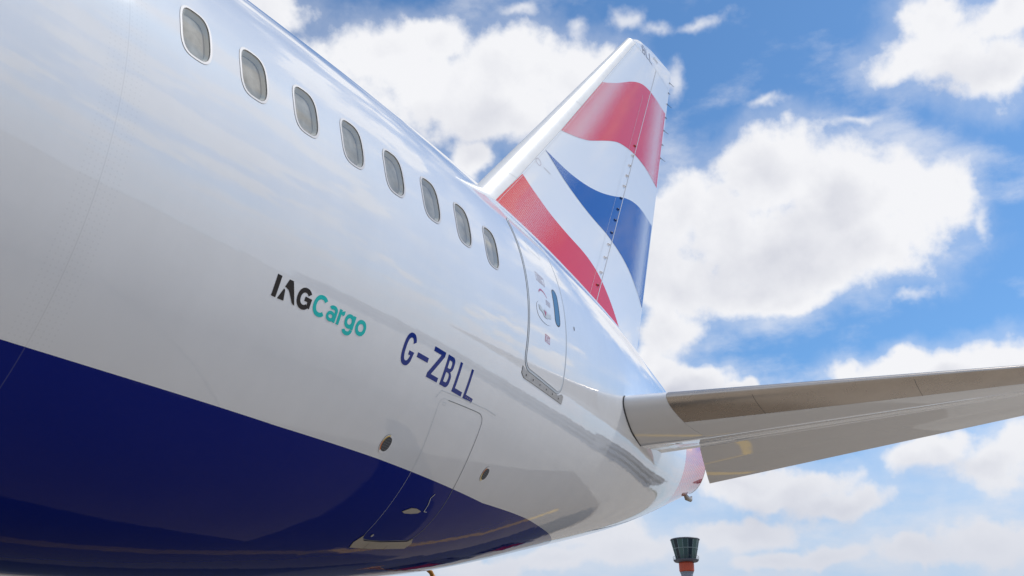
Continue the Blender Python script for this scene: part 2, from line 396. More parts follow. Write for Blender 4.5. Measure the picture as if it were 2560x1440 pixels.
def hpatch(name, outer, parent, m, off=.003, holes=(), skirt=0.0, sx=.25, sq=.08):
    return obj(name, bend(fill2d(outer, holes, sx, sq), hull_q, off, skirt), parent, [m])
def rrect(x0, x1, q0, q1, r, n=6, p=2.0):
    """rounded rectangle, counter-clockwise"""
    out = []
    for cx, cy, a0 in ((x1-r, q1-r, 0), (x0+r, q1-r, 90), (x0+r, q0+r, 180), (x1-r, q0+r, 270)):
        for k in range(n+1):
            a = D2R(a0+90*k/n); out.append((cx+r*math.cos(a), cy+r*math.sin(a)))
    return out
def supell(cx, cy, rx, ry, p=3.2, n=40):
    return [(cx+rx*math.copysign(abs(math.cos(a))**(2/p), math.cos(a)), cy+ry*math.copysign(abs(math.sin(a))**(2/p), math.sin(a))) for a in (2*math.pi*k/n for k in range(n))]
def stroke(pts, wd, closed=False):
    """polyline -> outline polygon of a ribbon"""
    n = len(pts); L = []; Rr = []
    for i in range(n):
        a = Vector(pts[i-1] if (i > 0 or closed) else pts[i]); b = Vector(pts[(i+1) % n] if (i < n-1 or closed) else pts[i])
        d = (b-a).normalized(); nn = Vector((-d.y, d.x))*wd/2; p = Vector(pts[i])
        L.append(tuple(p+nn)); Rr.append(tuple(p-nn))
    if closed: return L, Rr
    return L+Rr[::-1], None
def catmull(pts, k=6):
    out = []; n = len(pts)
    for i in range(n-1):
        p0, p1, p2, p3 = (Vector(pts[max(i-1, 0)]), Vector(pts[i]), Vector(pts[i+1]), Vector(pts[min(i+2, n-1)]))
        for j in range(k):
            t = j/k; out.append(tuple(.5*((2*p1)+(-p0+p2)*t+(2*p0-5*p1+4*p2-p3)*t*t+(-p0+3*p1-3*p2+p3)*t**3)))
    out.append(tuple(pts[-1])); return out

# ------------------------------------------------------------------ ground and setting (structure)
def ground():
    m = mat('apron_concrete', (0.36, 0.325, 0.28), .8); t = NT(m.node_tree); p = t.n['Principled BSDF']
    o = t.node('ShaderNodeTexCoord').outputs['Object']; x, y, z = t.sep(o)
    n1 = t.noise(o, .12, 8, .6); n2 = t.noise(o, 3.0, 6, .6)
    c = t.mix(t.smooth(n1, .3, .7), (0.38, 0.325, 0.26), (0.46, 0.395, 0.315)); c = t.mix(t.math('MULTIPLY', n2, .3), c, (0.22, 0.20, 0.18))
    def joint(v):
        f = t.math('FRACT', t.math('DIVIDE', v, 6.0)); return t.math('LESS_THAN', t.math('ABSOLUTE', t.math('SUBTRACT', f, .5)), .004)
    c = t.mix(t.math('MAXIMUM', joint(x), joint(y)), c, (0.06, 0.055, 0.05))
    t.put(p.inputs['Base Color'], c)
    me = mesh_from([(-900, -700, 0), (900, -700, 0), (900, 700, 0), (-900, 700, 0)], [(0, 1, 2, 3)], False)
    tag(obj('apron', me, None, [m]), kind='structure')
    gm = mat('airfield_grass', (0.20, 0.19, 0.11), .9, var=.4, vscale=.02)
    Rr = 9000; rings = [(0, -.02), (900, -.02), (Rr, -.02)]
    V = [(-Rr, -Rr, -.02), (Rr, -Rr, -.02), (Rr, Rr, -.02), (-Rr, Rr, -.02)]
    tag(obj('grass_field', mesh_from(V, [(0, 1, 2, 3)], False), None, [gm]), kind='structure')
    sm = mat('dim_bounce_ground', (0.235, 0.188, 0.140), .8, var=.15, vscale=.5)
    tag(obj('added_bounce_patch', mesh_from([(-70, -4.5, .004), (48, -4.5, .004), (48, 18, .004), (-70, 18, .004)], [(0, 1, 2, 3)], False), None, [sm]), kind='structure')  # unseen darker patch, added and sized to set the bounce on the underside
    tm = mat('dark_reflection_ground', (0.045, 0.045, 0.05), .8, var=.3, vscale=.8)
    tag(obj('added_reflection_strip', mesh_from([(-70, 3.6, .008), (46, 3.6, .008), (46, 12.5, .008), (-70, 12.5, .008)], [(0, 1, 2, 3)], False), None, [tm]), kind='structure')  # unseen dark strip, added so the belly reflects something dark
    ym = mat('yellow_line_paint', (0.70, 0.42, 0.06), .6, var=.2, vscale=4)
    V = []; Fs = []
    for i, (y0, x0, x1) in enumerate(((1.35, -60, 33),)):
        V += [(x0, y0-.17, .008), (x1, y0-.17, .008), (x1, y0+.17, .008), (x0, y0+.17, .008)]; Fs.append(tuple(range(4*i, 4*i+4)))
    tag(obj('taxi_line', mesh_from(V, Fs, False), None, [ym]), kind='structure')
ground()

# ------------------------------------------------------------------ the airliner
air = empty('airliner', (0, 0, GZ))
tag(air, 'white and dark blue airliner seen from below its port rear side, ribbons on its tail', 'airliner')

WX = [4.190+.6096*i for i in range(8)]; WQ = RC*math.asin(.688/RC)
WXS = {}
def build_hull():
    dth = D2R(1.0); NTH = 360
    # stations: a grid of 0.1 m where the photograph looks, coarser forward
    xs = [XN-8+.02, XN-7.9, XN-7.6, XN-7.2, XN-6.6, XN-5.8, XN-4.8, XN-3.6, XN-2.2, XN-1.1]+[XN+i*2 for i in range(19)]
    xs = [x for x in xs if x < -5]+list(np.arange(-5, 0, .5))
    xs += list(np.arange(0, 20.35, .1))
    # window columns need exact edges
    cuts = []
    for wx in WX: cuts += [wx-.20, wx+.20]
    xs = [x for x in xs if all(abs(x-c) > .03 for c in cuts)]+cuts
    xs = np.array(sorted(xs)); ths = np.arange(NTH)*dth
    XX, TT = np.meshgrid(xs, ths, indexing='ij')
    P, N = hull_xt(XX, TT, 0)
    V = P.reshape(-1, 3); NN = N.reshape(-1, 3); nv = NTH
    holes = []
    for wx in WX:
        i0 = int(np.argmin(abs(xs-(wx-.20)))); i1 = int(np.argmin(abs(xs-(wx+.20))))
        j = [int(round(float(q2th(wx, WQ+s*.31))/dth)) for s in (-1, 1)]
        holes.append((i0, i1, j[0], j[1]))
    Fs = []
    for i in range(len(xs)-1):
        for k in range(NTH):
            if any(h[0] <= i < h[1] and h[2] <= k < h[3] for h in holes): continue
            k2 = (k+1) % NTH
            Fs.append((i*nv+k, (i+1)*nv+k, (i+1)*nv+k2, i*nv+k2))
    V = [tuple(v) for v in V]; NN = [tuple(n) for n in NN]
    UV = [(x, t) for x, t in zip(XX.ravel(), TT.ravel())]
    # ring of skin round every window
    for wx, h in zip(WX, holes):
        def T(q, x=wx): return float(q2th(x, q))
        rect = []
        i0, i1, j0, j1 = h
        for i in range(i0, i1): rect.append((xs[i], j0*dth))
        for k in range(j0, j1): rect.append((xs[i1], k*dth))
        for i in range(i1, i0, -1): rect.append((xs[i], j1*dth))
        for k in range(j1, j0, -1): rect.append((xs[i0], k*dth))
        hole = [(x, float(q2th(x, q))) for x, q in supell(wx, WQ, .1365, .237)]
        bm = fill2d(rect, [hole], .1, dth*2)
        bm.verts.ensure_lookup_table(); bm.verts.index_update()
        pts = np.array([(v.co.x, v.co.y) for v in bm.verts]); P2, N2 = hull_xt(pts[:, 0], pts[:, 1], 0)
        base = len(V); V += [tuple(p) for p in P2]; NN += [tuple(n) for n in N2]; UV += [tuple(p) for p in pts]
        for f in bm.faces:
            t = [v.index for v in f.verts]; a, b, c = P2[t[0]], P2[t[1]], P2[t[2]]
            if np.dot(np.cross(b-a, c-a), N2[t[0]]) < 0: t = t[::-1]
            Fs.append(tuple(base+i for i in t))
        bm.free()
    me = bpy.data.meshes.new('mesh'); me.from_pydata(V, [], Fs); me.update()
    # flip the big grid if inward
    me.polygons.foreach_set('use_smooth', [True]*len(me.polygons))
    Va = np.array(V); UVa = np.array(UV)
    qv = RC*np.arcsin(np.clip(Va[:, 2]/RC, -1, 1))
    blue = Va[:, 2]-np.interp(Va[:, 0], BX, BZ)
    red = np.minimum(Va[:, 0]-(18.12+.06*(1.2-Va[:, 2])), 1.55-Va[:, 2]+.0*Va[:, 0])
    for n, arr in (('blue_edge', blue), ('girth', qv), ('red_edge', red)):
        a = me.attributes.new(n, 'FLOAT', 'POINT'); a.data.foreach_set('value', arr.astype(np.float32))
    me.normals_split_custom_set_from_vertices(NN)
    # tail end: exhaust
    o = obj('fuselage', me, air, [M_hull])
    last, nl = hull_xt(np.full(48, 20.3), np.linspace(0, 2*math.pi, 48, endpoint=False), 0)
    c = last.mean(0); V = []; Fs = []
    for s, dxx in ((1.0, 0), (1.0, .02), (.86, .02), (.8, -.35)):
        for p in last: V.append(tuple(c+(p-c)*s+np.array([dxx, 0, 0])))
    for r in range(3):
        for k in range(48): Fs.append((r*48+k, r*48+(k+1) % 48, (r+1)*48+(k+1) % 48, (r+1)*48+k))
    Fs.append(tuple(3*48+k for k in range(48)))
    obj('exhaust_nozzle', mesh_from(V, Fs, False), air, [M_metal])
    c0, h0, w0 = shape(XN-8+.02)
    return o
hull = build_hull()

# ---- cabin windows: trim ring, gasket, reveal, inner pane, outer glass
def build_windows():
    for wi, wx in enumerate(WX):
        def hp(x, q, off): return hull_q(x, q, off)
        o = hpatch('cabin_window', supell(wx, WQ, .158, .259), air, M_trim, .0035, [supell(wx, WQ, .1385, .239)], .006, .1, .06)
        g_ = hpatch('gasket', supell(wx, WQ, .1390, .2395), o, M_gasket, .0025, [supell(wx, WQ, .1345, .235)], .006, .1, .06)
        # reveal: tapering wall going inboard
        A = np.array(supell(wx, WQ, .1365, .237)); Bq = np.array(supell(wx, WQ, .118, .205)); rows = []
        for f, d in ((0, 0), (.25, -.008), (1.0, -.042)):
            C = A*(1-f)+Bq*f; p, _ = hull_q(C[:, 0], C[:, 1], d); rows.append(p)
        V, Fs = grid(np.array(rows), False, True); obj('reveal', mesh_from(V, Fs), o, [M_reveal])
        hpatch('inner_pane', supell(wx, WQ, .122, .209), o, M_blind, -.040, (), 0, .1, .06)
        hpatch('glass', supell(wx, WQ, .1365, .237), o, M_glass, -.004, (), 0, .1, .06)
build_windows()

# ---- lettering
def bend_letter(name, polys, parent, m, fn=hull_q, off=.0016, sx=.08, sq=.04):
    """one letter from one or several outline polygons [(outer, holes), ...]"""
    for i, (o_, h_) in enumerate(polys):
        bm = fill2d(o_, h_, sx, sq)
        if i == 0: full = bm
        else:
            tmp = bpy.data.meshes.new('t'); bm.to_mesh(tmp); bm.free(); full.from_mesh(tmp); bpy.data.meshes.remove(tmp)
    return obj(name, bend(full, fn, off), parent, [m])
def font_letter(ch, x0, x1, q0, q1, parent, m, bold=.0, fn=hull_q, off=.0016, mesh_name='letter', sx=.06, sq=.04):
    cu = bpy.data.curves.new('glyph', 'FONT'); cu.body = ch; cu.size = 1; cu.offset = bold; cu.resolution_u = 6; cu.fill_mode = 'FRONT'
    to = bpy.data.objects.new('glyph_tmp', cu); COL.objects.link(to)
    dg = bpy.context.evaluated_depsgraph_get(); me = bpy.data.meshes.new_from_object(to.evaluated_get(dg))
    bpy.data.objects.remove(to); bm = bmesh.new(); bm.from_mesh(me); bpy.data.meshes.remove(me)
    bmesh.ops.remove_doubles(bm, verts=bm.verts[:], dist=1e-4)
    xs = [v.co.x for v in bm.verts]; ys = [v.co.y for v in bm.verts]; a, b, c, d = min(xs), max(xs), min(ys), max(ys)
    for v in bm.verts: v.co = Vector((x0+(v.co.x-a)/(b-a)*(x1-x0), q0+(v.co.y-c)/(d-c)*(q1-q0), 0))
    bm = cut2d(bm, sx, sq)
    return obj(mesh_name, bend(bm, fn, off), parent, [m])
def R4(x0, x1, q0, q1): return [(x0, q0), (x1, q0), (x1, q1), (x0, q1)]
def arc(cx, cy, rx, ry, a0, a1, n=10, p=2.4):
    out = []
    for k in range(n+1):
        a = D2R(a0+(a1-a0)*k/n); c, s = math.cos(a), math.sin(a)
        out.append((cx+rx*math.copysign(abs(c)**(2/p), c), cy+ry*math.copysign(abs(s)**(2/p), s)))
    return out
def build_letters():
    reg = empty('registration', (0, 0, 0), air)
    b, t, h = -1.060, -.760, .045
    # G (condensed, squared bowl)
    cx, cy = 7.125, (b+t)/2; rx, ry = .092, .153
    outer = arc(cx, cy, rx, ry, 26, 334, 44); inner = arc(cx, cy, rx-h, ry-h, 334, 40, 44)
    # bowl from upper-right end round to lower right, with the bar
    G = arc(cx, cy, rx, ry, 30, 325, 44)+[(cx+rx, cy-.008), (cx+.012, cy-.008), (cx+.012, cy-.048), (cx+rx-h, cy-.048)]+arc(cx, cy, rx-h, ry-h, 322, 30, 44)
    bend_letter('letter', [(G, ())], reg, M_reg)
    bend_letter('letter', [(R4(7.272, 7.462, -.940, -.894), ())], reg, M_reg)
    x0, x1 = 7.510, 7.712
    Z = [(x0, b), (x1, b), (x1, b+h), (x0+.062, b+h), (x1-.002, t-h), (x1-.002, t), (x0-.004, t), (x0-.004, t-h), (x1-.066, t-h), (x0, b+h)]
    bend_letter('letter', [(Z, ())], reg, M_reg)
    x0, x1 = 7.762, 7.918; mid = -.905; r = .055
    def bowl(xa, xb, qa, qb, rr): return [(xb-rr+rr*math.cos(a), qa+rr+rr*math.sin(a)) for a in (D2R(-90+9*k) for k in range(11))]+[(xb-rr+rr*math.cos(a), qb-rr+rr*math.sin(a)) for a in (D2R(9*k) for k in range(11))]
    out = [(x0, b)]+bowl(x0, x1, b, mid, .06)[:-1]+[(x1-.03, mid+.003)]+bowl(x0, x1-.006, mid, t, .055)[4:]+[(x0, t)]
    h1 = [(x0+h, b+h)]+bowl(0, x1-h, b+h, mid-.018, .030)+[(x0+h, mid-.018)]
    h2 = [(x0+h, mid+.024)]+bowl(0, x1-.006-h, mid+.024, t-h, .026)+[(x0+h, t-h)]
    bend_letter('letter', [(out, (h1, h2))], reg, M_reg)
    for x0 in (8.004, 8.240):
        bend_letter('letter', [([(x0, b), (x0+.198, b), (x0+.198, b+h), (x0+h, b+h), (x0+h, t), (x0, t)], ())], reg, M_reg)
    # small dots under the last letter's foot (vent holes)
    for k in range(4): bend_letter('vent_hole', [(arc(8.300+.036*k, b+.024, .006, .006, 0, 324, 9, 2), ())], reg, M_outl, off=.003)
    lg = empty('cargo_logo', (0, 0, 0), air)
    bend_letter('letter', [(R4(5.325, 5.374, -1.040, -.860), ())], lg, M_blk)
    A = [(5.458, -.858), (5.505, -.857), (5.590, -1.034)]+catmull([(5.590, -1.034), (5.558, -1.026), (5.530, -.995), (5.488, -.948), (5.466, -.936), (5.434, -.928)], 4)[1:]
    A2 = [(5.430, -.944), (5.446, -.952), (5.464, -1.037), (5.393, -1.040)]
    bend_letter('letter', [(A, ()), (A2, ())], lg, M_blk)
    def ring(cx, cy, rx, ry, wd, a0, a1, n=26, p=2.15): return arc(cx, cy, rx, ry, a0, a1, n, p)+arc(cx, cy, rx-wd, ry-wd, a1, a0, n, p)
    def compose(pieces, m):
        """one letter: pieces laid edge to edge, joined into a single mesh"""
        o = None; obs = []
        for i, (o_, h_) in enumerate(pieces): obs.append(bend_letter('letter', [(o_, h_)], lg, m, off=.0016+.0003*i))
        if len(obs) > 1:
            bm = bmesh.new(); nn = []
            for q in obs: bm.from_mesh(q.data)
            me = bpy.data.meshes.new('mesh'); bm.to_mesh(me); bm.free(); me.materials.append(m)
            for q in obs: nn += [tuple(hull_xt(v.co.x, math.atan2((v.co.z-float(shape(v.co.x)[0]))/float(shape(v.co.x)[1]), -v.co.y/float(shape(v.co.x)[2])), 0)[1]) for v in q.data.vertices]
            me.normals_split_custom_set_from_vertices(nn)
            obs[0].data = me
            for q in obs[1:]: bpy.data.objects.remove(q)
    def full(cx, cy, rx, ry, wd, n=44): return (arc(cx, cy, rx, ry, 0, 360*(1-1/n), n-1, 2.15), [arc(cx, cy, rx-wd, ry-wd, 0, 360*(1-1/n), n-1, 2.15)])
    # G
    cx, cy, rx, ry, wd = 5.670, -.946, .083, .090, .040
    compose([(ring(cx, cy, rx, ry, wd, 38, 318), ()), (R4(cx+.004, cx+rx, -.962, -.925), ()), (R4(cx+rx-wd, cx+rx, -1.008, -.9625), ())], M_blk)
    # C a r g o
    tw = .035; b0, xh = -1.018, -.884
    compose([(ring(5.866, -.940, .086, .092, .037, 42, 318), ())], M_teal)
    compose([(R4(6.044, 6.078, b0, -.925), ()), (ring(6.022, -.927, .056, .044, tw, 0, 158, 16), ()), full(6.008, -.979, .052, .044, .029)], M_teal)
    compose([(R4(6.094, 6.129, b0, xh), ()), (ring(6.168, -.935, .050, .051, .035, 92, 165, 10), ())], M_teal)
    compose([full(6.246, -.945, .062, .062, tw), (R4(6.279, 6.314, -1.005, xh), ()), (ring(6.246, -1.008, .067, .058, tw, 205, 360, 16), ())], M_teal)
    compose([full(6.405, -.951, .070, .070, .036)], M_teal)
build_letters()

# ---- passenger door
def build_door():
    x0, x1, q0, q1 = 9.300, 10.470, -.405, 1.66
    # the door leans very slightly with the tapering skin
    def ln(pts): return [(x+.06*max(0, (.3-q))*.35, q) for x, q in pts]
    seal = hpatch('door_seal', ln(rrect(x0, x1, q0, q1, .16)), air, M_seal, .0025, [ln(rrect(x0+.034, x1-.034, q0+.030, q1-.034, .13))], .004, .1, .06)
    seal.name = 'door_seal'
    d = hpatch('passenger_door', ln(rrect(x0+.034, x1-.034, q0+.030, q1-.034, .13)), air, M_white, .006, (), .010, .1, .06)
    seal.parent = d
    hpatch('edge_gap', ln(rrect(x0-.004, x1+.004, q0-.004, q1+.004, .164)), d, M_edge, .0035, [ln(rrect(x0, x1, q0, q1, .16))], .004, .1, .06)
    # window in the door
    wr = lambda g: rrect(10.115-g, 10.262+g, .392-g, .872+g, .070+g)
    hpatch('window_rim', wr(.012), d, M_gasket, .0085, [wr(.0)], .004, .05, .05)
    hpatch('door_window', wr(0), d, M_doorglass, .0070, (), 0, .05, .05)
    # handle recess, handle, red triangle
    hd = hpatch('handle_plate', supell(9.765, .395, .225, .125, 2.4, 36), d, M_white, .0095, (), .004, .05, .05)
    hb = [(9.60, .445), (9.66, .452), (9.72, .422), (9.80, .455), (9.87, .422), (9.95, .440), (9.965, .395), (9.90, .372), (9.82, .345), (9.75, .350), (9.70, .385), (9.62, .392)]
    hpatch('handle', catmull(hb+[hb[0]], 3)[:-1], hd, M_seal, .0130, (), .003, .05, .05)
    hpatch('red_triangle', [(9.745, .425), (9.815, .428), (9.79, .362)], hd, M_redl, .0150, (), .002)
    # printed placards
    def frame(x_0, x_1, q_0, q_1, wd=.007, m=M_outl): return hpatch('placard_border', R4(x_0, x_1, q_0, q_1), d, m, .0078, [R4(x_0+wd, x_1-wd, q_0+wd, q_1-wd)], 0)
    frame(9.640, 9.890, .795, .915)
    for k in range(4): hpatch('placard_text', R4(9.665+.012*(k % 2), 9.865-.02*(k % 3), .815+.024*k, .823+.024*k), d, M_outl, .0078)
    frame(9.850, 9.975, .545, .608)
    font_letter('OPEN', 9.862, 9.963, .560, .594, d, M_outl, 0, off=.0078, mesh_name='placard_text')
    frame(9.790, 9.935, .058, .148, m=M_redl)
    font_letter('EXIT', 9.806, 9.919, .074, .132, d, M_redl, .0, off=.0078, mesh_name='exit_text')
    ar = catmull([(9.652, .640), (9.695, .680), (9.745, .694), (9.80, .690), (9.85, .674), (9.895, .645)], 4)
    L = [(x, q+.004+.012*(1-i/len(ar))) for i, (x, q) in enumerate(ar)]; Rr = [(x, q-.004-.012*(1-i/len(ar))) for i, (x, q) in enumerate(ar)]
    hpatch('arrow', L+Rr[::-1], d, M_redl, .0078)
    hpatch('upper_panel_line', rrect(9.66, 10.02, 1.26, 1.42, .03), d, M_seal, .0078, [rrect(9.665, 10.015, 1.265, 1.415, .028)], 0)
    # scuff plate under the sill with its fasteners
    sp = hpatch('sill_plate', [(9.300, -.392), (9.385, -.414), (10.400, -.414), (10.505, -.370), (10.560, -.380), (10.555, -.474), (9.385, -.506), (9.300, -.470)], air, M_alu, .006, (), .008, .1, .05)
    for k in range(6): hpatch('fastener', arc(9.42+.20*k, -.462+.004*k, .011, .011, 0, 324, 9, 2), sp, M_dark, .0085)
    hpatch('static_port', arc(10.786, .573, .014, .030, 0, 324, 9, 2), air, M_dark, .003)
build_door()

# ---- cargo door, vents, belly fittings
def build_belly():
    ol = catmull([(8.020, -1.150), (8.30, -1.128), (8.62, -1.105), (8.72, -1.112), (8.785, -1.155), (8.812, -1.249), (8.87, -1.518), (8.956, -1.820), (9.045, -2.060), (9.100, -2.330), (9.095, -2.430), (9.060, -2.500), (8.98, -2.535), (8.865, -2.560), (8.55, -2.640), (8.30, -2.680), (8.215, -2.665), (8.18, -2.60)], 3)
    ol2 = catmull([(8.18, -2.60), (8.12, -2.30), (8.02, -1.80), (7.93, -1.45), (7.885, -1.25), (7.90, -1.18), (7.95, -1.152), (8.020, -1.150)], 3)
    L, _ = stroke(ol, .008); cg = hpatch('cargo_door', L, air, M_edge, .0022, (), 0, .1, .06)
    L, _ = stroke(ol2, .004); hpatch('door_edge', L, cg, M_seal, .0022, (), 0, .1, .06)
    L, _ = stroke([(7.79, -1.185), (7.84, -1.10), (8.30, -1.062), (8.80, -1.030), (9.02, -1.032)], .006); hpatch('sill_bead', L, cg, M_seal, .003)
    hpatch('latch_cover', rrect(7.95, 8.00, -1.215, -1.185, .01), cg, M_seal, .003, [rrect(7.953, 7.997, -1.212, -1.188, .008)])
    sp = hpatch('cargo_sill_plate', [(8.192, -2.640), (8.215, -2.672), (8.290, -2.694), (8.60, -2.640), (9.05, -2.528), (9.085, -2.478), (9.178, -2.528), (9.168, -2.600), (8.80, -2.690), (8.485, -2.760), (8.204, -2.812), (8.155, -2.745)], air, M_tan, .006, (), .008, .1, .05)
    for xx in (8.42, 8.78): L, _ = stroke([(xx, -2.70-(8.6-xx)*.15+.03), (xx+.02, -2.77-(8.6-xx)*.2+.03)], .005); hpatch('joint', L, sp, M_dark, .0072)
    hpatch('access_plate', [(8.395, -2.282), (8.50, -2.215), (8.60, -2.198), (8.718, -2.206), (8.69, -2.235), (8.58, -2.268), (8.46, -2.290)], air, M_tan, .007, (), .009, .1, .05)
    L, _ = stroke([(8.712, -1.998), (8.690, -2.052), (8.744, -2.117), (8.775, -2.198)], .008); sb = hpatch('bonding_strip', L, air, M_white, .006, (), .006)
    L, _ = stroke([(8.770, -2.196), (8.835, -2.188)], .006); hpatch('strip_foot', L, sb, M_white, .006)
    hpatch('drain_plug', arc(8.325, -2.614, .017, .017, 0, 330, 11, 2), air, M_trim, .006, (), .006)
    for (cx, cy, rx, ry, flip) in ((7.413, -1.768, .062, .072, 1), (9.418, -1.592, .058, .062, -1)):
        v = hpatch('vent', arc(cx, cy, rx+.022, ry+.024, 0, 350, 35, 2.3), air, M_white, .0035, (), .005, .05, .04)
        hpatch('grille', arc(cx, cy, rx, ry, 0, 350, 35, 2.3), v, M_gasket, .0045, (), 0, .05, .04)
        for k in range(-2, 3):
            hh = math.sqrt(max(0, 1-(k/3)**2))
            hpatch('grille_bar', R4(cx+k*rx/3-.0016, cx+k*rx/3+.0016, cy-ry*hh*.92, cy+ry*hh*.92), v, M_edge, .0055)
            hpatch('grille_bar', R4(cx-rx*hh*.92, cx+rx*hh*.92, cy+k*ry/3-.0016, cy+k*ry/3+.0016), v, M_edge, .0058)
        for (a0, a1, m_) in ((95, 172, M_yellow), (172, 235, M_orange)):
            if flip < 0: a0, a1 = 180-a0-180, 180-a1-180
            n = 12; O = [(cx+(rx+.016)*math.cos(D2R(a0+(a1-a0)*k/n)), cy+(ry+.017)*math.sin(D2R(a0+(a1-a0)*k/n))) for k in range(n+1)]
            I = [(cx+(rx+.004)*math.cos(D2R(a0+(a1-a0)*k/n)), cy+(ry+.004)*math.sin(D2R(a0+(a1-a0)*k/n))) for k in range(n+1)]
            hpatch('warning_ring', O+I[::-1], v, m_, .0055)
build_belly()

# ------------------------------------------------------------------ tail fin
def fLE(z): return 12.29+.9*(z-4.14)
def fTE(z): return 18.13+.346*(z-3.01)
def naca(s, tc):
    s = np.clip(s, 0, 1); return tc/.2*(.2969*np.sqrt(s)-.126*s-.3516*s**2+.2843*s**3-.1036*s**4)
def fin_h(x, z):
    c = fTE(z)-fLE(z); return naca((x-fLE(z))/c, .09)*c
def fin_pt(x, z, off):
    x = np.asarray(x, float); z = np.asarray(z, float); e = 1e-3
    y = fin_h(x, z); gx = (fin_h(x+e, z)-fin_h(x-e, z))/(2*e); gz = (fin_h(x, z+e)-fin_h(x, z-e))/(2*e)
    n = np.stack([-gx, -np.ones_like(x), -gz], -1); n = n/np.linalg.norm(n, axis=-1, keepdims=True)
    return np.stack([x, -y, z], -1)+n*off, n
def hingex(z): return 16.27+.515*(z-3.88)
def build_fin():
    zs = list(np.linspace(1.6, 10.9, 221)); tipz = [11.00, 11.08, 11.16, 11.23, 11.29, 11.35, 11.41, 11.47, 11.52, 11.545, 11.555]
    TX = np.array([11.0, 11.07, 11.29, 11.47, 11.54, 11.56]); TXX = np.array([18.464, 18.60, 18.98, 19.66, 20.39, 21.0])
    def sec(z, s0, s1, n):
        c = fTE(z)-fLE(z)
        le = fLE(z) if z <= 11 else float(np.interp(z, TX, TXX))
        xs0 = le if s0 is None else s0(z); xs1 = fTE(z) if s1 is None else s1(z)
        xs0 = max(xs0, le); xs1 = max(xs1, xs0+.002)
        u = np.linspace(0, 1, n); u = u**2 if s0 is None else u
        x = xs0+(xs1-xs0)*u
        k = 1.0
        if z > 10.9: k = math.sqrt(max(0.004, 1-((z-10.9)/.66)**2))
        c2 = fTE(z)-le
        y = (fin_h(x, np.full_like(x, z)) if z <= 11 else naca((x-le)/c2, .09)*c2)*k
        return x, y
    def part(name, s0, s1, n, zz, m, label=None):
        rows = []
        for z in zz:
            x, y = sec(z, s0, s1, n)
            loop = [(a, -b, z) for a, b in zip(x, y)]+[(a, b, z) for a, b in zip(x[::-1], y[::-1])]
            rows.append(loop)
        V, Fs = grid(np.array(rows), False, True)
        me = mesh_from(V, Fs); bm = bmesh.new(); bm.from_mesh(me)
        bmesh.ops.remove_doubles(bm, verts=bm.verts[:], dist=1e-5); bmesh.ops.recalc_face_normals(bm, faces=bm.faces[:])
        for e in bm.edges:
            if len(e.link_faces) == 2 and e.calc_face_angle(0) > .6: e.smooth = False
        bm.to_mesh(me); bm.free(); o = obj(name, me, fin, [m]); return o
    global fin
    fin = empty('tail_fin', (0, 0, 0), air)
    allz = zs+tipz
    # leading-edge band ends on a straight line
    def band(z): return float(np.interp(z, [0, 3.855, 4.68, 6.412, 8.673, 10.96, 11.6], [12.487-3.855*.887, 12.487, 13.239, 14.773, 16.721, 18.70, 19.2]))
    part('leading_edge', None, band, 26, zs+[11.0], M_finmetal)
    part('fin_skin', lambda z: band(z)+.006, lambda z: hingex(z)-.006, 40, zs, M_white)
    part('rudder', lambda z: hingex(z)+.006, None, 24, zs, M_white)
    part('tip_cap', lambda z: (band(z)+.006) if z < 11.0 else 0, None, 50, [10.906]+tipz, M_white)
    # joints in the leading-edge band
    for z0 in (4.62, 7.55):
        u = [(fLE(z0)+.10+k*.08, z0-.02-k*.01) for k in range(8)]
        L, _ = stroke(u, .008); obj('band_joint', bend(fill2d(L, (), .1, .25), fin_pt, .003), fin, [M_seal])
    # painted ribbons
    top_T = [(16.735, 8.678), (17.004, 8.814), (17.397, 9.038), (17.827, 9.315), (18.195, 9.552), (18.578, 9.762), (18.929, 9.906), (19.292, 9.985), (19.729, 10.012), (20.137, 10.003), (20.48, 10.008)]
    top_B = [(14.785, 6.414), (14.964, 6.447), (15.32, 6.54), (15.748, 6.69), (16.07, 6.846), (16.569, 7.111), (16.978, 7.317), (17.321, 7.461), (17.722, 7.566), (18.096, 7.634), (18.537, 7.662), (18.95, 7.65), (19.385, 7.58), (19.65, 7.527)]
    bl_T = [(14.129, 5.646), (14.428, 5.584), (14.751, 5.545), (15.107, 5.545), (15.494, 5.584), (15.911, 5.661), (16.357, 5.782), (16.836, 5.952), (17.295, 6.140), (17.616, 6.264), (18.005, 6.376), (18.41, 6.432), (18.772, 6.418), (19.24, 6.361)]
    bl_B = [(14.129, 5.646), (14.351, 5.484), (14.591, 5.338), (14.858, 5.225), (15.224, 5.117), (15.619, 5.038), (16.044, 4.988), (16.498, 4.955), (16.831, 4.902), (17.179, 4.833), (17.488, 4.745), (17.808, 4.608), (18.068, 4.440), (18.297, 4.270), (18.48, 4.100)]
    lo_T = [(13.314, 4.735), (13.502, 4.584), (13.772, 4.439), (14.074, 4.319), (14.402, 4.232), (14.846, 4.155), (15.278, 4.105), (15.581, 4.056), (15.896, 3.976), (16.167, 3.868), (16.447, 3.710), (16.736, 3.504), (17.082, 3.196), (17.4, 2.85), (17.7, 2.3)]
    lo_L = [(12.487, 3.860), (11.70, 3.00), (11.2, 2.4), (12.5, 2.2), (14, 2.2), (16, 2.2)]
    def clipTE(p): return [(min(x, fTE(z)-.004), z) for x, z in p]
    def ribbon(name, outer, m, tonef):
        bm = fill2d(outer, (), .10, .20)
        bm.verts.ensure_lookup_table(); tone = [tonef(v.co.x, v.co.y) for v in bm.verts]
        me = bend(bm, fin_pt, .0035); a = me.attributes.new('tone', 'FLOAT', 'POINT'); a.data.foreach_set('value', tone)
        return obj(name, me, fin, [m])
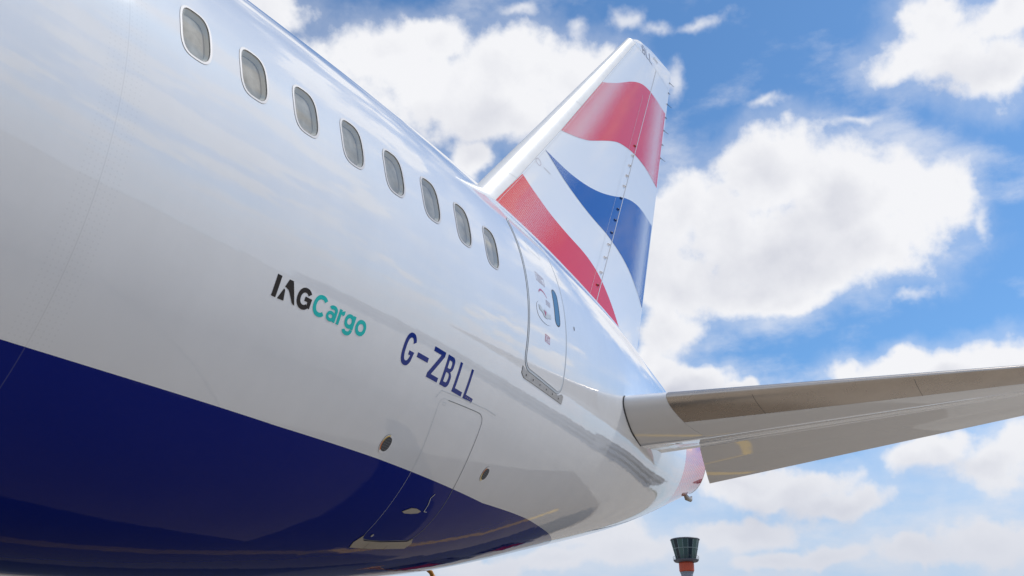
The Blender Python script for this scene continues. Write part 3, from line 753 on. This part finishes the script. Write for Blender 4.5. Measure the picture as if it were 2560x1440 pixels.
    def bump(u, a, b, c, pk):       # rises from a to peak at b, gone at c
        if u < a or u > c: return 0
        t = (u-a)/(b-a) if u < b else (c-u)/(c-b); t = t*t*(3-2*t); return pk*t
    def tone_up(x, z):
        u = x-band(z); ww = fTE(z)-x; L = .75+.42*(10-z)/3.6
        return max(.12*(u < L)*(1-u/L)*1.6+bump(u, -.35*L, .38*L, L*1.05, .60), bump(ww, -.18, .42, 1.35, .76))
    def tone_lo(x, z):
        u = x-band(z); return max(bump(u, -.6, .9, 1.95, .47), 0)
    def tone_bl(x, z):
        u = x-band(z); ww = fTE(z)-x
        return max(bump(u, -1.2, .55, 1.55, .44), bump(ww, -.12, .34, 1.10, .80))
    ribbon('upper_red_ribbon', catmull(clipTE(top_B), 4)+catmull(clipTE(top_T[::-1]), 4), M_ribred, tone_up)
    ribbon('blue_ribbon', catmull(clipTE(bl_B), 4)+catmull(clipTE(bl_T[::-1]), 4)[:-1], M_ribblue, tone_bl)
    ribbon('lower_red_ribbon', lo_L+catmull(lo_T[::-1], 4), M_ribred, tone_lo)
    # seam between fin and rudder, drawn by its sealed gap
    L, _ = stroke([(hingex(z), z) for z in np.linspace(2.2, 10.9, 24)], .022); obj('rudder_seam', bend(fill2d(L, (), .2, .25), fin_pt, .0055), fin, [M_seam])
    L, _ = stroke([(hingex(z)-.32, z) for z in np.linspace(2.2, 9.6, 24)], .006); obj('panel_line', bend(fill2d(L, (), .2, .25), fin_pt, .0055), fin, [M_seam])
    L, _ = stroke([(band(z)+.055, z) for z in np.linspace(3.0, 10.7, 24)], .006); obj('panel_line', bend(fill2d(L, (), .2, .25), fin_pt, .0055), fin, [M_seam])
    # hinge fairings
    for (x, z, m_) in ((18.226, 7.872, M_redbump), (18.068, 7.543, M_greybump), (17.879, 7.194, M_greybump), (17.705, 6.857, M_greybump), (17.525, 6.516, M_greybump), (17.32, 6.13, M_bluebump), (17.133, 5.784, M_bluebump), (16.971, 5.461, M_bluebump), (16.771, 5.089, M_bluebump), (16.612, 4.76, M_greybump), (16.418, 4.398, M_greybump), (16.201, 3.995, M_greybump), (16.022, 3.661, M_redbump)):
        p, n = fin_pt(np.array([x]), np.array([z]), .0); p = p[0]
        me = tube([(p[0]-.055, p[1]+.01, p[2]), (p[0]-.03, p[1]-.015, p[2]), (p[0]+.01, p[1]-.025, p[2]), (p[0]+.05, p[1]-.01, p[2]), (p[0]+.06, p[1]+.01, p[2])], [.003, .011, .015, .010, .003], 8)
        obj('hinge_fairing', me, fin, [m_])
    # static wicks on the trailing edge
    for z in (11.18, 10.39, 9.44, 8.50, 10.80, 9.90, 8.95):
        ln_ = .24 if z in (11.18, 10.39, 9.44, 8.50) else .06
        me = tube([(fTE(z)-.05, -.012, z), (fTE(z)+.02, -.012, z), (fTE(z)+ln_, -.012, z+.04*ln_/.25)], [.008, .006, .004], 6)
        obj('static_wick', me, fin, [M_dark])
    # letters at the tip, small dash aft of them
    ft = lambda x0, x1, polys: bend_letter('letter', polys, fin, M_greyl, fn=fin_pt, off=.003, sx=.1, sq=.1)
    def sl(pts): return [(x+.35*(z-10.9)*.0, z) for x, z in pts]
    b, t, h = 10.895, 11.150, .034
    x0, x1 = 19.045, 19.200; mid = 11.03
    out = [(x0, b), (x1-.03, b), (x1, b+.03), (x1, mid-.02), (x1-.02, mid), (x1-.006, mid+.02), (x1-.006, t-.03), (x1-.035, t), (x0, t)]
    ft(0, 0, [(sl(out), (sl([(x0+h, b+h), (x1-h-.01, b+h), (x1-h, b+h+.01), (x1-h, mid-.02), (x0+h, mid-.02)]), sl([(x0+h, mid+.014), (x1-h-.004, mid+.014), (x1-h-.004, t-h), (x0+h, t-h)])))])
    for x0 in (19.245, 19.455):
        ft(0, 0, [(sl([(x0, b), (x0+.16, b), (x0+.16, b+h), (x0+h, b+h), (x0+h, t), (x0, t)]), ())])
    L, _ = stroke([(19.75, 11.215), (20.03, 11.214)], .03); obj('static_mark', bend(fill2d(L, (), .2, .25), fin_pt, .003), fin, [M_tan])
    c = (13.86, 5.248)
    obj('inspection_ring', bend(fill2d(arc(*c, .075, .075, 0, 350, 35, 2), [arc(*c, .066, .066, 0, 350, 35, 2)], .2, .25), fin_pt, .003), fin, [M_outl])
    L, _ = stroke([(14.02, 5.20), (14.22, 5.16)], .02); obj('inspection_note', bend(fill2d(L, (), .2, .25), fin_pt, .003), fin, [M_trim])
build_fin()

# ------------------------------------------------------------------ horizontal stabilisers
def build_stab(side):
    st = empty('horizontal_stabilizer', (0, 0, 0), air)
    G = math.tan(D2R(9.0)); Z0 = .30
    def LE(y): return 12.92+(y-2.1)*.792       # y = distance outboard
    def TE(y): return 18.06+(y-1.36)*.258
    def zc(y): return Z0+G*(y-2.3)
    def pt(y, s, up):
        c = TE(y)-LE(y); tc = float(np.interp(y, [1, 2.5, 10], [.080, .092, .095]))
        yy = float(naca(np.array(s), tc))*c*float(np.interp(s, [.3, .55, .8, 1], [1, .80, .6, 1]))
        camb = c*float(np.interp(s, [0, .15, .3, .45, .52, .604, .8, 1], [0, -.006, -.002, .018, .030, .036, .022, 0]))   # the elevator hangs a little below the line of the fixed surface
        return (LE(y)+s*c, -side*y, zc(y)+camb+(yy if up else -yy*1.05))
    def part(name, ys, s0, s1, n, m, cap=True):
        rows = []
        for y in ys:
            a = s0(y) if callable(s0) else s0; b = s1(y) if callable(s1) else s1
            u = np.linspace(0, 1, n); u = u**1.8 if a == 0 else u
            ss = a+(b-a)*u
            rows.append([pt(y, s, True) for s in ss]+[pt(y, s, False) for s in ss[::-1]])
        V, Fs = grid(np.array(rows), False, True); nn = 2*n
        Fs.append(tuple(range(nn-1, -1, -1))); Fs.append(tuple((len(ys)-1)*nn+k for k in range(nn)))
        me = mesh_from(V, Fs); bm = bmesh.new(); bm.from_mesh(me)
        bmesh.ops.remove_doubles(bm, verts=bm.verts[:], dist=1e-5); bmesh.ops.recalc_face_normals(bm, faces=bm.faces[:])
        for e in bm.edges:
            if len(e.link_faces) == 2 and e.calc_face_angle(0) > .5: e.smooth = False
        bm.to_mesh(me); bm.free(); return obj(name, me, st, [m])
    ytip = 9.9
    ya = list(np.linspace(.9, 2.60, 8)); yb = list(np.linspace(2.604, ytip, 16))
    part('root_skin', ya, 0.0, .60, 34, M_white)
    le_s = lambda y: float(np.interp(y, [2.6, 7, 9.9], [.125, .16, .18]))
    part('leading_edge', yb, 0.0, le_s, 18, M_metal)
    part('lower_skin', yb, lambda y: le_s(y)+.002, .60, 26, M_white)
    # elevator with an inboard edge cut parallel to the tapering tail cone
    ys0 = [2.0, 2.6]+list(np.linspace(3.2, ytip, 12)); rows = []; n = 22
    drop = D2R(0.0)
    for i, y in enumerate(ys0):
        row = []; ss = np.linspace(.604, 1.0, n)
        for up, seq in ((True, ss), (False, ss[::-1])):
            for s in seq:
                yy = y if i > 0 else 1.99-(s-.604)/(1-.604)*.62
                p = pt(yy, s, up); ph = pt(yy, .604, True); 
                dxx = p[0]-ph[0]; row.append((p[0], p[1], p[2]-dxx*math.sin(drop)))
        rows.append(row)
    V, Fs = grid(np.array(rows), False, True); nn = 2*n
    Fs.append(tuple(range(nn-1, -1, -1))); Fs.append(tuple((len(ys0)-1)*nn+k for k in range(nn)))
    me = mesh_from(V, Fs); bm = bmesh.new(); bm.from_mesh(me); bmesh.ops.recalc_face_normals(bm, faces=bm.faces[:])
    for e in bm.edges:
        if len(e.link_faces) == 2 and e.calc_face_angle(0) > .5: e.smooth = False
    bm.to_mesh(me); bm.free(); el_ = obj('elevator', me, st, [M_white])
    for y in (6.7, 8.2, 9.4):
        p = pt(y, 1.0, False); obj('static_wick', tube([(p[0]-.06, p[1], p[2]-.03), (p[0]+.22, p[1], p[2]-.035)], [.01, .005], 6), st, [M_dark])
    for y in (3.6, 5.6, 7.3):
        a = [pt(y, s, False) for s in np.linspace(.01, le_s(y), 8)]; a = [(p[0], p[1], p[2]-.002) for p in a]
        obj('skin_joint', tube(a, .003, 6), st, [M_gasket])
    if side > 0:
        # dark seal where the root section passes through the skin
        path = []
        for s, up in [(v, True) for v in (.012, .005, .001)]+[(v, False) for v in (.001, .004, .01, .02, .035, .055, .08, .11, .145, .18, .22, .26, .30)]:
            lo_, hi_ = 1.0, 2.8
            for _ in range(30):
                y = (lo_+hi_)/2; p = pt(y, s, up); c, h, ww = shape(p[0])
                if (p[1]/ww)**2+((p[2]-c)/h)**2 < 1: lo_ = y
                else: hi_ = y
            path.append(pt(lo_, s, up))
        obj('root_seal', tube([(p[0]-.012, p[1]-.006, p[2]-.004) for p in path], [.011]*len(path[:-3])+[.009, .007, .005], 8), st, [M_dark])
for side in (1, -1): build_stab(side)

# main wings, out of frame ahead of the photographer: they shade the apron and show in the paint
def build_wing(side):
    wg = []
    for (y, x, c, z, tc) in ((1.5, -21.0, 13.0, -1.9, .13), (2.9, -20.0, 12.0, -1.8, .13), (9.5, -13.9, 7.2, -1.1, .11), (24, -3.8, 3.2, 1.2, .10), (29.5, 1.5, .9, 2.0, .09)):
        x -= 3.0; row = []
        for s in np.linspace(0, 1, 20)**1.6: row.append((x+c*s, -side*y, z+float(naca(np.array(s), tc))*c))
        for s in (np.linspace(0, 1, 20)**1.6)[::-1]: row.append((x+c*s, -side*y, z-float(naca(np.array(s), tc))*c*.8))
        wg.append(row)
    V, Fs = grid(np.array(wg), False, True); obj('main_wing', mesh_from(V, Fs), air, [M_white])
for side in (1, -1): build_wing(side)

# small drain fairing under the tail cone
def build_small():
    p, n = hull_xt(np.array([19.9]), np.array([D2R(-75)]), 0); p = p[0]
    obj('drain_fairing', tube([(p[0]-.1, p[1], p[2]+.04), (p[0]+.05, p[1], p[2]-.05), (p[0]+.22, p[1], p[2]-.05), (p[0]+.30, p[1], p[2]+.02)], [.02, .055, .05, .02], 8), air, [M_tan])
build_small()

# ------------------------------------------------------------------ amber hooked post beyond the belly
def build_post():
    r = empty('equipment_post', (19.35, 5.78, 0))
    tag(r, 'amber painted post with a hooked head seen just below the edge of the blue belly', 'post')
    zt = 4.45
    obj('post', tube([(0, 0, .06), (0, 0, zt-.22), (-.01, 0, zt-.12)], [.052, .050, .048], 14), r, [M_pole])
    obj('hooked_head', tube([(-.005, 0, zt-.17), (-.05, .03, zt-.07), (-.13, .08, zt-.01), (-.20, .12, zt+.01)], [.050, .050, .042, .026], 12), r, [M_pole])
    obj('base_plate', box(0, 0, .03, .7, .7, .06, .01), r, [M_pole])
    for a in (0, 90, 180, 270):
        c, s = math.cos(D2R(a)), math.sin(D2R(a)); obj('brace', tube([(c*.30, s*.30, .06), (0, 0, .8)], .018, 8), r, [M_pole])
build_post()

# ------------------------------------------------------------------ control tower in the distance
def build_tower():
    TX, TY = 463.7, 181.5
    r = empty('control_tower', (TX, TY, 0)); r.rotation_euler.z = D2R(12)
    tag(r, 'distant control tower with flared glass cab above an orange red collar', 'control tower')
    k = GZ
    def ring(levels, seg, m, name, capt=True, parent=r):
        V = []; Fs = []
        for z, rad in levels:
            for i in range(seg): a = 2*math.pi*i/seg; V.append((rad*math.cos(a), rad*math.sin(a), z))
        for l in range(len(levels)-1):
            for i in range(seg): Fs.append((l*seg+i, l*seg+(i+1) % seg, (l+1)*seg+(i+1) % seg, (l+1)*seg+i))
        if capt: Fs.append(tuple(range(seg-1, -1, -1))); Fs.append(tuple((len(levels)-1)*seg+i for i in range(seg)))
        return obj(name, mesh_from(V, Fs, False), parent, [m])
    m_conc = mat('tower_grey_steel', (0.20, 0.235, 0.29), .5, var=.1, vscale=.3)
    m_red = mat('tower_orange_red', (0.50, 0.075, 0.030), .55, var=.15, vscale=.5)
    m_deck = mat('tower_deck', (0.07, 0.08, 0.11), .5)
    m_pane = [mat('tower_glass', (0.018, 0.060, 0.070), .12), mat('tower_glass_dark', (0.008, 0.022, 0.035), .12), mat('tower_glass_light', (0.05, 0.11, 0.11), .15)]
    m_mul = mat('tower_mullion', (0.20, 0.27, 0.29), .4)
    o = k-.15
    ring([(0, 3.4), (40, 2.9), (64.0+o, 2.6), (66.4+o, 2.75), (67.4+o, 3.2)], 24, m_conc, 'shaft')
    ring([(67.4+o, 2.95), (67.9+o, 3.45), (71.2+o, 3.50), (71.8+o, 3.2)], 24, m_red, 'red_collar')
    ring([(71.8+o, 3.6), (72.1+o, 5.4), (72.7+o, 5.9), (72.9+o, 5.9), (73.0+o, 4.6)], 24, m_deck, 'balcony')
    n = 16; zb, zt_, rb, rt = 73.0+o, 81.9+o, 4.55, 6.65; zm = 77.9+o; rm = rb+(rt-rb)*(zm-zb)/(zt_-zb)
    for i in range(n):
        a0, a1 = 2*math.pi*(i+.04)/n, 2*math.pi*(i+.96)/n
        for (za, ra, zb2, rb2) in ((zb, rb, zm-.1, rm-.02), (zm+.1, rm+.02, zt_, rt)):
            V = [(ra*math.cos(a0), ra*math.sin(a0), za), (ra*math.cos(a1), ra*math.sin(a1), za), (rb2*math.cos(a1), rb2*math.sin(a1), zb2), (rb2*math.cos(a0), rb2*math.sin(a0), zb2)]
            W_ = [(x*.97, y*.97, z) for x, y, z in V]
            obj('pane', mesh_from(V+W_, [(0, 1, 2, 3), (7, 6, 5, 4), (0, 4, 5, 1), (2, 6, 7, 3), (1, 5, 6, 2), (0, 3, 7, 4)], False), r, [m_pane[(i*7+(1 if za > 75 else 0)) % 3]])
        a = 2*math.pi*i/n
        obj('mullion', tube([(rb*1.003*math.cos(a), rb*1.003*math.sin(a), zb), (rt*1.003*math.cos(a), rt*1.003*math.sin(a), zt_)], .10, 6), r, [m_mul])
    ring([(zm-.12, rm+.02), (zm-.12, rm+.14), (zm+.12, rm+.20), (zm+.12, rm+.06)], 16, m_mul, 'transom', False)
    ring([(zt_, 6.8), (zt_+.25, 6.95), (zt_+.55, 6.75), (zt_+.75, 3.0)], 32, m_deck, 'roof')
    for i in range(24):
        a = 2*math.pi*i/24; obj('railing_post', tube([(5.85*math.cos(a), 5.85*math.sin(a), 72.9+o), (6.0*math.cos(a), 6.0*math.sin(a), 74.3+o)], .05, 5), r, [m_deck])
    ring([(74.25+o, 5.96), (74.35+o, 6.04)], 24, m_deck, 'railing', False)
build_tower()

# ------------------------------------------------------------------ things below the frame that show only as reflections in the paint
def build_carts():
    md = mat('cart_dark_paint', (0.03, 0.035, 0.05), .4); mr = mat('cart_red_panel', (0.45, 0.02, 0.02), .4); mt = mat('cart_tyre', (0.02, 0.02, 0.02), .8)
    labels = ['dark service cart with a red end panel, mirrored low in the blue belly', 'second dark service cart farther aft, its red panel mirrored at the belly edge']
    for i, (x, y) in enumerate(((24.5, 7.6), (33.0, 8.6))):
        r = empty('service_cart', (x, y, 0)); r.rotation_euler.z = D2R(8+i*9); tag(r, labels[i], 'service cart', 'service carts behind the aircraft')
        obj('deck', box(0, 0, .55, 3.4, 1.6, .18, .03), r, [md]); obj('body', box(.1, 0, 1.15, 2.9, 1.45, 1.0, .05), r, [md]); obj('end_panel', box(-1.40, 0, 1.15, .06, 1.3, .8, .01), r, [mr])
        for sx in (-1.1, 1.1):
            for sy in (-.75, .75): obj('wheel', tube([(sx, sy-.1, .27), (sx, sy+.1, .27)], .27, 16), r, [mt])
        obj('drawbar', tube([(-1.7, 0, .5), (-2.6, 0, .3)], .04, 8), r, [md])
build_carts()
def build_terminals():
    mw = mat('terminal_cladding', (0.42, 0.44, 0.47), .6, var=.15, vscale=.05); mg = mat('terminal_glazing', (0.03, 0.05, 0.07), .1); mr = mat('terminal_roof', (0.20, 0.21, 0.23), .6)
    labels = ['long grey terminal mirrored as a band above the ground line in the fuselage', 'tall grey hangar block mirrored near the door']
    for i, (x, y, L, d, h, rot) in enumerate(((330, -170, 260, 50, 17, 62), (430, -20, 90, 50, 24, 85))):
        r = empty('terminal_building', (x, y, 0)); r.rotation_euler.z = D2R(rot); tag(r, labels[i], 'terminal', None)
        obj('wall', box(0, 0, h/2, L, d, h), r, [mw]); obj('roof', box(0, 0, h+.4, L+3, d+3, .8), r, [mr])
        for k in range(2): obj('window_band', box(0, d/2+.1, h*(.32+.36*k), L*.94, .3, h*.16), r, [mg])
build_terminals()
